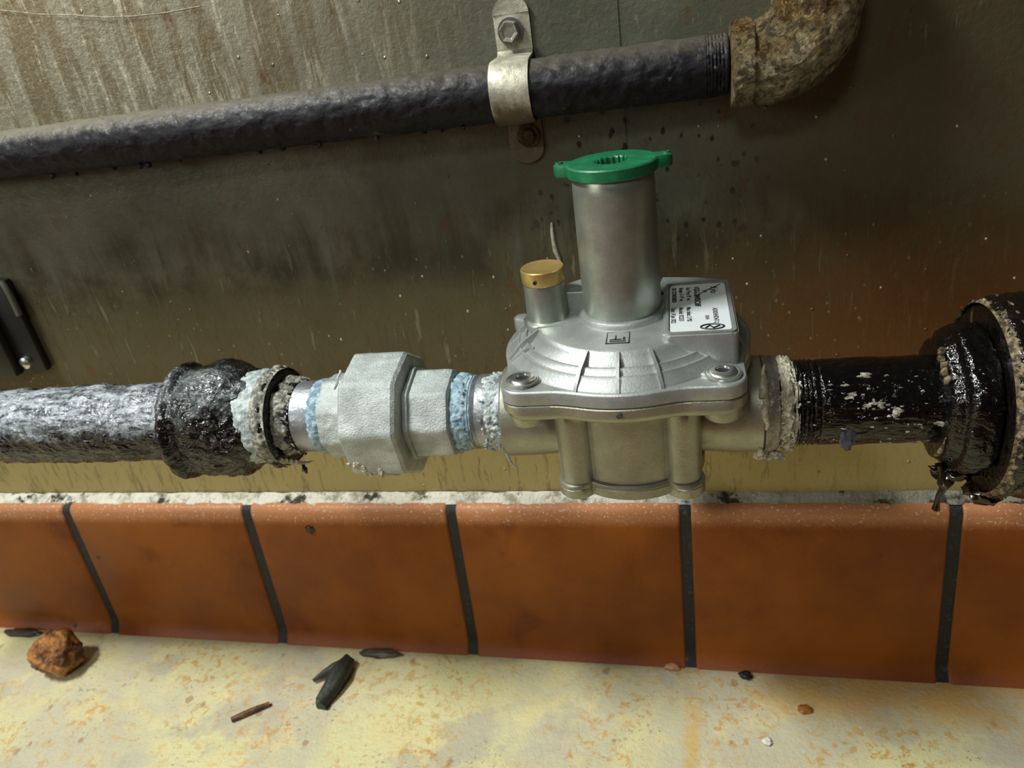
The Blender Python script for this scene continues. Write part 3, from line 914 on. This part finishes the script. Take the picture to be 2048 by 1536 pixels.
# right side: sealant, black nipple
n3 = thing('black_nipple', (.0760, RY, PZ - .0203), 'glossy black painted pipe piece right of the regulator, spotted with pale flecks', 'pipe')
obj('nipple_barrel', lathe([(.0358, .0190)] + threads(.0360, .0600, .0204, .0019, .0008) + [(.0605, .0203), (.1105, .0203)], (0, RY, PZ), 'x', 128, amp=.0005, ns=110, off=3, step=.0011), M['black_right'], n3, smooth=60)
s = seal_ring(.0432, .0482, .0216, .0022, M['seal'], n3, off=21, strands=40, ns=420)
seal_ring(.0480, .0505, .0204, .0009, M['seal'], n3, off=23, strands=10, ns=420, thin=.3); s['label'] = 'ragged cream sealant ring'
obj('clear_sealant', lathe([(.0357, .0236), (.0370, .0232), (.0420, .0222), (.0424, .0210)], (0, RY, PZ), 'x', 96, amp=.0007, ns=200, off=4, step=.0006),
    mat_cast('smeared_sealant_metal', (170, 164, 152), .25, .4, 500, .0008, .2), n3, smooth=70)
bm = bmesh.new()
for x, a0, a1, r0 in ((.0340, -.95, -.6, .0238), (.0355, .0, .85, .0240), (.0405, -1.15, -.95, .0236)):
    tube([(x + .0006 * math.sin(k * 1.7), RY - math.cos(a0 + (a1 - a0) * k / 7) * (r0 + .0006 * math.sin(k)), PZ + math.sin(a0 + (a1 - a0) * k / 7) * r0 * 1.02) for k in range(8)],
         .0012, 8, bm=bm, rf=lambda t: .5 + 1.1 * math.sin(PI * t), amp=.0006)
blob((.0342, RY - .0150, PZ - .0200), .0030, .0016, .0024, .6, 2.5, 3, 5, bm=bm)
blob((.0400, RY - .0105, PZ - .0232), .0058, .0024, .0018, .6, 2.5, 3, 6, bm=bm)
tube([(.0346, RY - .0205, PZ + .0145), (.0350, RY - .0165, PZ + .0205), (.0347, RY - .0150, PZ + .0250), (.0352, RY - .0145, PZ + .0285)], .0016, 8, bm=bm, rf=lambda t: 1.5 - 1.3 * t, amp=.0004)
obj('sealant_smear', bm, M['seal'], n3, smooth=70)
bm = bmesh.new(); rnd = random.Random(11)
for i in range(90):
    x = rnd.gauss(.084, .009) if i < 34 else rnd.uniform(.052, .108); a = (.55 - (x - .075) * 22 + rnd.gauss(0, .18)) if i < 34 else rnd.uniform(-.9, 1.1)
    s_ = rnd.uniform(.0002, .0007) * (1.9 if i < 14 else .75)
    blob((x, RY - math.cos(a) * .0204, PZ + math.sin(a) * .0204), s_ * rnd.uniform(.8, 2.2), s_ * .5, s_ * rnd.uniform(.6, 1.2), 1.1, 1.6, 2, i, bm=bm)
o = obj('pale_flecks', bm, m_seal('grey_flecks', (120, 116, 104), (190, 186, 172)), n3); o['kind'] = 'stuff'
# tape-like thread patch hanging on the underside
obj('dark_scar', blob((.0715, RY - .0185, PZ - .0085), .0034, .0022, .0062, .35, 3, 3, 2), m_plain('violet_grey_paint', (58, 56, 68), .25), n3)
# reducing coupling and big fitting at the right edge
rc = thing('reducing_coupling', (.1210, RY, PZ - .034), 'glossy black reducing coupling between the black pipe piece and the large round fitting', 'pipe coupling')
obj('coupling_body', lathe([(.1100, .0215), (.1103, .0262), (.1115, .0285), (.1135, .0292), (.1155, .0300), (.1165, .0330), (.1185, .0342), (.1265, .0345), (.1285, .0335), (.1292, .0300)], (0, RY, PZ), 'x', 160,
                            shape=lambda a: 1 - .02 * math.cos(6 * a), amp=.0011, ns=100, off=9, step=.0010), M['black_right'], rc, smooth=60)
bm = bmesh.new()
for k in range(5):
    blob((.1100 - .0008 * (k % 2), RY - .018 + .003 * k, PZ + .0195 + .0032 * k * .6), .0016, .0014, .0022, .5, 2, 2, k, bm=bm)
tube([(.1098, RY - math.cos(a) * .0262, PZ + math.sin(a) * .0262) for a in [-.2 - .1 * k for k in range(9)]], .0008, 8, bm=bm, rf=lambda t: .3 + math.sin(PI * t), amp=.0003)
o = obj('dried_sealant', bm, M['caulkdirty'], rc, smooth=70); o['kind'] = 'stuff'
bm = tube([(.1140, RY - .012, PZ - .0290), (.1150, RY - .013, PZ - .0330), (.1168, RY - .014, PZ - .0372), (.1160, RY - .014, PZ - .0405), (.1147, RY - .0142, PZ - .0450), (.1143, RY - .0142, PZ - .0500), (.1142, RY - .0142, PZ - .0525)],
          .0012, 10, rf=lambda t: 1 + 2.0 * math.exp(-((t - .35) / .12) ** 2) + 1.1 * math.exp(-((t - .93) / .08) ** 2), amp=.0004)
blob((.1200, RY - .010, PZ - .0335), .0085, .0055, .0040, .4, 2, 3, 7, bm=bm)
obj('hanging_drip', bm, M['goo'], rc)
bf = thing('large_black_fitting', (.1600, RY, PZ - .046), 'large round black fitting with a cream sealant band, cut off by the right edge', 'pipe fitting')
obj('fitting_body', lathe([(.1293, .0290), (.1296, .0400), (.1306, .0432), (.1325, .0448), (.1420, .0452), (.1445, .0462), (.1600, .0470), (.1900, .0470), (.1920, .0300)], (0, RY, PZ), 'x', 160, amp=.0016, ns=70, off=4, step=.0014), M['black_big'], bf, smooth=60)
for x0, x1, r, of in ((.1306, .1334, .0444, 31), (.1362, .1372, .0452, 37)):
    seal_ring(x0, x1, r, .0018, M['caulkdirty'], bf, off=of, ns=260, seg=360, thin=.1)
obj('hanging_goo', blob((.1345, RY - .010, PZ - .0445), .0085, .0075, .0060, .35, 2, 3, 3), M['goo'], bf)

# ------------------------------------------------------------------ upper pipe, strap, elbow
UY, UZ, UR = -.0165, .3868, .0139
up = obj('black_pipe', lathe([(-.62, UR - .0002), (.0150, UR)] + [(.0150 + .0016 * k + d, UR - (.0007 if d == 0 else 0)) for k in range(6) for d in (0, .0008)] + [(.0252, UR - .0008)], (0, UY, UZ), 'x', 128,
                              amp=.0006, ns=150, off=4, step=.0013), M['upper'], None, loc=(-.20, UY, UZ), smooth=80)
tag(up, 'rough black painted upper pipe strapped to the steel wall near the top', 'pipe')
for o in (up,): pass
bm = bmesh.new(); rnd = random.Random(3)
for i in range(14):
    x = rnd.uniform(-.36, -.07); s_ = rnd.uniform(.0008, .0018)
    blob((x, UY - .003 + rnd.uniform(-.004, .002), UZ - UR + .0002), s_ * 1.2, s_, s_ * 1.2, .4, 2, 2, i, bm=bm)
o = obj('paint_drips', bm, M['upper'], up); o['kind'] = 'stuff'

el = thing('pipe_elbow', (.0280, UY, UZ - .018), 'pitted rusty galvanised elbow turning upward at the end of the upper pipe', 'pipe elbow')


def bent(profile, seg=160, amp=.0014):
    bm = bmesh.new(); rings = []
    for (p, d, r) in profile:
        p = Vector(p); d = Vector(d).normalized(); u = Vector((0, 1, 0)); v = d.cross(u)
        ring = []
        for k in range(seg):
            a = 2 * PI * k / seg; dd = u * math.cos(a) + v * math.sin(a); q = p + dd * r
            ring.append(bm.verts.new(q + dd * amp * fb(q, 130, 6)))
        rings.append(ring)
    for a_, b_ in zip(rings, rings[1:]):
        for k in range(seg): bm.faces.new((a_[k], a_[(k + 1) % seg], b_[(k + 1) % seg], b_[k]))
    bm.faces.new(rings[0]); bm.faces.new(rings[-1])
    bmesh.ops.recalc_face_normals(bm, faces=bm.faces)
    return bm


EY = -.0205
pr = []
for i in range(3): pr.append(((.0358 + .0018 * i, EY, UZ), (1, 0, 0), .0172 + .0006 * i))
R_ = .0225; cx, cz = .0405, UZ + R_
for i in range(1, 25):
    a = -PI / 2 + (PI / 2) * i / 24
    pr.append(((cx + R_ * math.cos(a), EY, cz + R_ * math.sin(a)), (-math.sin(a), 0, math.cos(a)), .0190 + .0008 * math.sin(PI * i / 24)))
for i in range(1, 14): pr.append(((cx + R_, EY, cz + .003 * i), (0, 0, 1), .0192))
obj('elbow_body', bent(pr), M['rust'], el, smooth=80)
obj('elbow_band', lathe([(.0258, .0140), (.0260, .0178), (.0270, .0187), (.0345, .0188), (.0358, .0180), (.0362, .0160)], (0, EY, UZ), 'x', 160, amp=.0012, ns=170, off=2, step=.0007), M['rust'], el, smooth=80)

cl = thing('pipe_strap', (-.0775, 0, UZ), 'tarnished two-hole metal strap clamping the upper pipe to the wall', 'pipe clamp')
SXC = -.0775; hw = .0098
bm = bmesh.new(); path = []
T = .0016
path += [(-.0015, UZ + .0345 - UR * 0), (-.0015, UZ + UR + .0040), (-.0040, UZ + UR + .0020)]
for k in range(17):
    a = math.radians(75 - 150 * k / 16); path.append((UY - (UR + .0016) * math.cos(a), UZ + (UR + .0016) * math.sin(a)))
path += [(-.0040, UZ - UR - .0020), (-.0015, UZ - UR - .0040), (-.0015, UZ - UR - .0165)]
rows = []
for j, (y, z) in enumerate(path):
    a_, b_ = path[max(j - 1, 0)], path[min(j + 1, len(path) - 1)]
    ty, tz = b_[0] - a_[0], b_[1] - a_[1]; l_ = math.hypot(ty, tz); ny, nz = tz / l_, -ty / l_
    wv = hw * (1.0 if 2 < j < len(path) - 3 else .93)
    off_ = .0
    row = []
    for i in range(9):
        s_ = -1 + 2 * i / 8
        dz = 0
        crown = .0006 * (1 - s_ * s_)
        row.append((SXC + s_ * wv, y + ny * crown, z + nz * crown))
    rows.append(row)
front = [[bm.verts.new(p) for p in row] for row in rows]
for a_, b_ in zip(front, front[1:]):
    for i in range(8): bm.faces.new((a_[i], a_[i + 1], b_[i + 1], b_[i]))
bmesh.ops.recalc_face_normals(bm, faces=bm.faces)
bmesh.ops.solidify(bm, geom=bm.faces[:], thickness=T)
# rounded tab ends
for zc, n_ in ((UZ + .0345, 1), (UZ - UR - .0165, -1)):
    pts = [(SXC + hw * .93 * math.cos(math.radians(a)), zc + n_ * .0080 * math.sin(math.radians(a))) for a in range(0, 181, 10)]
    lo = [bm.verts.new((x, -.0004, z)) for x, z in pts]; hi = [bm.verts.new((x, -.0022, z)) for x, z in pts]
    bm.faces.new(lo); bm.faces.new(hi[::-1])
    for i in range(len(pts)):
        j = (i + 1) % len(pts); bm.faces.new((lo[i], lo[j], hi[j], hi[i]))
bmesh.ops.recalc_face_normals(bm, faces=bm.faces)
obj('strap_band', bm, M['strap'], cl, smooth=40)
hs = lathe([(-.0022, .0066), (-.0026, .0066), (-.0030, .0058), (-.0031, .0052), (-.0068, .0051), (-.0074, .0046), (-.0074, .0030)], (-.0785, 0, .4135), 'y', 48,
           shape=lambda a: 1.0)
obj('washer', lathe([(-.0021, .0066), (-.0032, .0064), (-.0033, .0050)], (-.0785, 0, .4135), 'y', 48), M['screwhead'], cl); hs.free()
hx = lathe([(-.0030, .0053), (-.0072, .0053), (-.0080, .0047), (-.0078, .0036), (-.0074, .0030)], (-.0785, 0, .4135), 'y', 96, shape=ngon(6, .3))
obj('hex_screw', hx, m_strap_bolt := mat_cast('dull_zinc_bolt', (158, 158, 142), .42, .6), cl, smooth=25)
obj('lower_screw', lathe([(-.0022, .0062), (-.0030, .0060), (-.0034, .0046), (-.0030, .0040), (-.0050, .0034), (-.0056, .0020)], (-.0760, 0, .3625), 'y', 40, amp=.0004, ns=300), M['rust'], cl)

# ------------------------------------------------------------------ bracket at the left edge
br = thing('wall_bracket', (-.462, -.004, .2400), 'black steel bracket fixed to the wall at the left edge, above the main pipe', 'bracket')
bm = box(-.520, -.4405, -.0060, -.0005, .2395, .3080, .0012)
obj('bracket_plate', bm, m_plain('black_bracket_steel', (20, 19, 17), .45), br)
obj('bracket_lip', tube([(-.520, -.0062, .3085), (-.450, -.0062, .3085), (-.4425, -.0062, .3060), (-.4408, -.0062, .2990), (-.4408, -.0062, .2830)], .0022, 10), m_plain('worn_bracket_edge', (84, 84, 74), .4), br, smooth=60)
obj('bracket_flange', box(-.520, -.4600, -.0130, -.0058, .2395, .2920, .001), m_plain('black_bracket_flange', (30, 29, 25), .4), br)
obj('bracket_screw', lathe([(-.0060, .0046), (-.0085, .0042), (-.0096, .0020)], (-.4535, 0, .2475), 'y', 24), M['screwhead'], br)

pr_ = tube([(-.0692, -.0004, .3143), (-.0695, -.0006, .3090), (-.0695, -.0006, .3040), (-.0690, -.0006, .2983), (-.0676, -.0006, .2935), (-.0669, -.0005, .2905)], .0011, 10, rf=lambda q: .7 + .5 * math.sin(PI * q), amp=.0004, ns=500)
tag(obj('paint_run', pr_, M['seal'], None, loc=(-.0690, 0, .2905), smooth=70), 'thin white dried run on the steel wall just above the brass plug', 'paint drip')
st_ = tube([(-.378, -.0008, .4640), (-.3647, -.0009, .4611), (-.3420, -.0008, .4560), (-.3192, -.0010, .4525), (-.3010, -.0009, .4490), (-.2831, -.0010, .4473), (-.2640, -.0009, .4464), (-.2433, -.0008, .4468)], .00022, 6)
tag(obj('pale_strand', st_, M['seal'], None, loc=(-.32, 0, .45), smooth=70), 'hair-thin pale strand sagging across the steel wall at the top left', 'strand')
tag(obj('tar_spot', blob((TS := (-.2702, -.0150, .1065)), .0032, .0012, .0034, .3, 2, 3, 5), M['goo'], None, loc=TS, smooth=60), 'small dark brown spot stuck high on a red wall tile, left of the union', 'stain')
# ------------------------------------------------------------------ litter on the floor and dried runs on the wall


def crumple():
    b = bmesh.new(); bmesh.ops.create_icosphere(b, subdivisions=5, radius=1)
    for v in b.verts:
        p = v.co.copy(); k = 1 + .16 * fb(p, 1.3, 3, 4) - .13 * abs(fb(p, 2.6, 8, 3))
        d = (p - Vector((.25, -.75, .55)).normalized()).length
        k -= .32 * math.exp(-(d / .40) ** 2)
        d2 = (p - Vector((-.1, -.85, -.4)).normalized()).length
        k -= .22 * math.exp(-(d2 / .35) ** 2)
        v.co = Vector((-.4955 + p.x * .0190 * k, -.0620 + p.y * .0180 * k, .0175 + p.z * .0190 * k))
    return b


t = NT('crumpled_brown_paper')
nn = t.noise(70, 6, .7); pc = t.set(color=t.mix(t.rng(nn, .38, .64), s2l((70, 32, 6)), s2l((190, 128, 60))), rough=.45, normal=t.bump(t.noise(160, 5, .7, dist=1), .0020))
tag(obj('crumpled_paper_ball', crumple(), pc, None, loc=(-.4955, -.062, .0), smooth=60), 'crumpled brown ball of greasy paper on the floor at the far left', 'debris')
b = tube([(-.2545, -.0440, .0050), (-.2550, -.0500, .0062), (-.2565, -.0600, .0060), (-.2580, -.0700, .0054), (-.2595, -.0800, .0044), (-.2600, -.0845, .0040)], .0062, 20,
         rf=lambda q: .75 + .45 * math.sin(PI * min(1, q * 1.3)) - .1 * q, amp=.0024, ns=190)
tube([(-.2560, -.0500, .0058), (-.2620, -.0520, .0062), (-.2690, -.0570, .0050), (-.2755, -.0625, .0032)], .0036, 12, bm=b, rf=lambda q: 1.3 - .95 * q, amp=.0008)
for v in b.verts: v.co.z = max(v.co.z, .0003)
t = NT('dull_black_rubber'); tag(obj('rubber_scrap', b, t.set(color=t.mix(t.noise(200, 4), s2l((18, 20, 16)), s2l((58, 60, 50))), rough=.55, normal=t.bump(t.noise(240, 5), .001)), None, loc=(-.256, -.057, 0), smooth=60),
    'forked black rubber scrap lying on the cream floor', 'debris')
tw = tube([(-.3235, -.0985, .0020), (-.3160, -.0935, .0024), (-.3085, -.0885, .0023), (-.3010, -.0835, .0018)], .0021, 10, rf=lambda q: 1.1 - .4 * abs(q - .4), amp=.0005)
t = NT('brown_bark'); tag(obj('twig', tw, t.set(color=t.mix(t.rng(t.noise(1, 4, vec=t.vec((90, 90, 90))), .4, .6), s2l((62, 40, 20)), s2l((128, 78, 46))), rough=.6), None, loc=(-.312, -.091, 0), smooth=60),
    'short brown twig on the floor left of the rubber scrap', 'twig')
for nm, c, r3, col, lab_, cat in (
        ('dark_crumb', (.0335, -.0370, .0022), (.0042, .0030, .0026), (26, 18, 22), 'small dark purple-black crumb on the floor close to the tile foot, right of centre', 'debris'),
        ('dried_leaf', (-.2330, -.0330, .0018), (.0170, .0040, .0024), (62, 56, 40), 'flat grey-brown dried leaf pressed against the foot of the tiles', 'leaf'),
        ('dark_flake', (-.5660, -.0290, .0018), (.0190, .0040, .0026), (50, 44, 32), 'dark grimy flake at the foot of the tiles at the far left edge', 'debris'),
        ('white_chip', (.0420, -.0860, .0012), (.0028, .0028, .0014), (224, 218, 190), 'tiny white paint chip on the floor near the bottom right', 'debris'),
        ('amber_crumb', (.0680, -.0610, .0015), (.0045, .0032, .0018), (150, 92, 24), 'amber coloured crumb on the stained floor, lower right', 'debris'),
        ('tan_pebble', (-.0155, -.0325, .0018), (.0048, .0030, .0026), (166, 122, 88), 'tan pebble against the foot of the tiles below the regulator', 'pebble')):
    b = blob(c, *r3, .35, 1.8, 3, int(abs(c[0]) * 900))
    for v in b.verts: v.co.z = max(v.co.z, .0003)
    t = NT(nm + '_surface')
    cc = t.mix(t.noise(260, 4), s2l(tuple(int(v * .6) for v in col)), s2l(tuple(min(255, int(v * 1.3)) for v in col)))
    tag(obj(nm, b, t.set(color=cc, rough=.5), None, loc=(c[0], c[1], 0), smooth=60), lab_, cat)
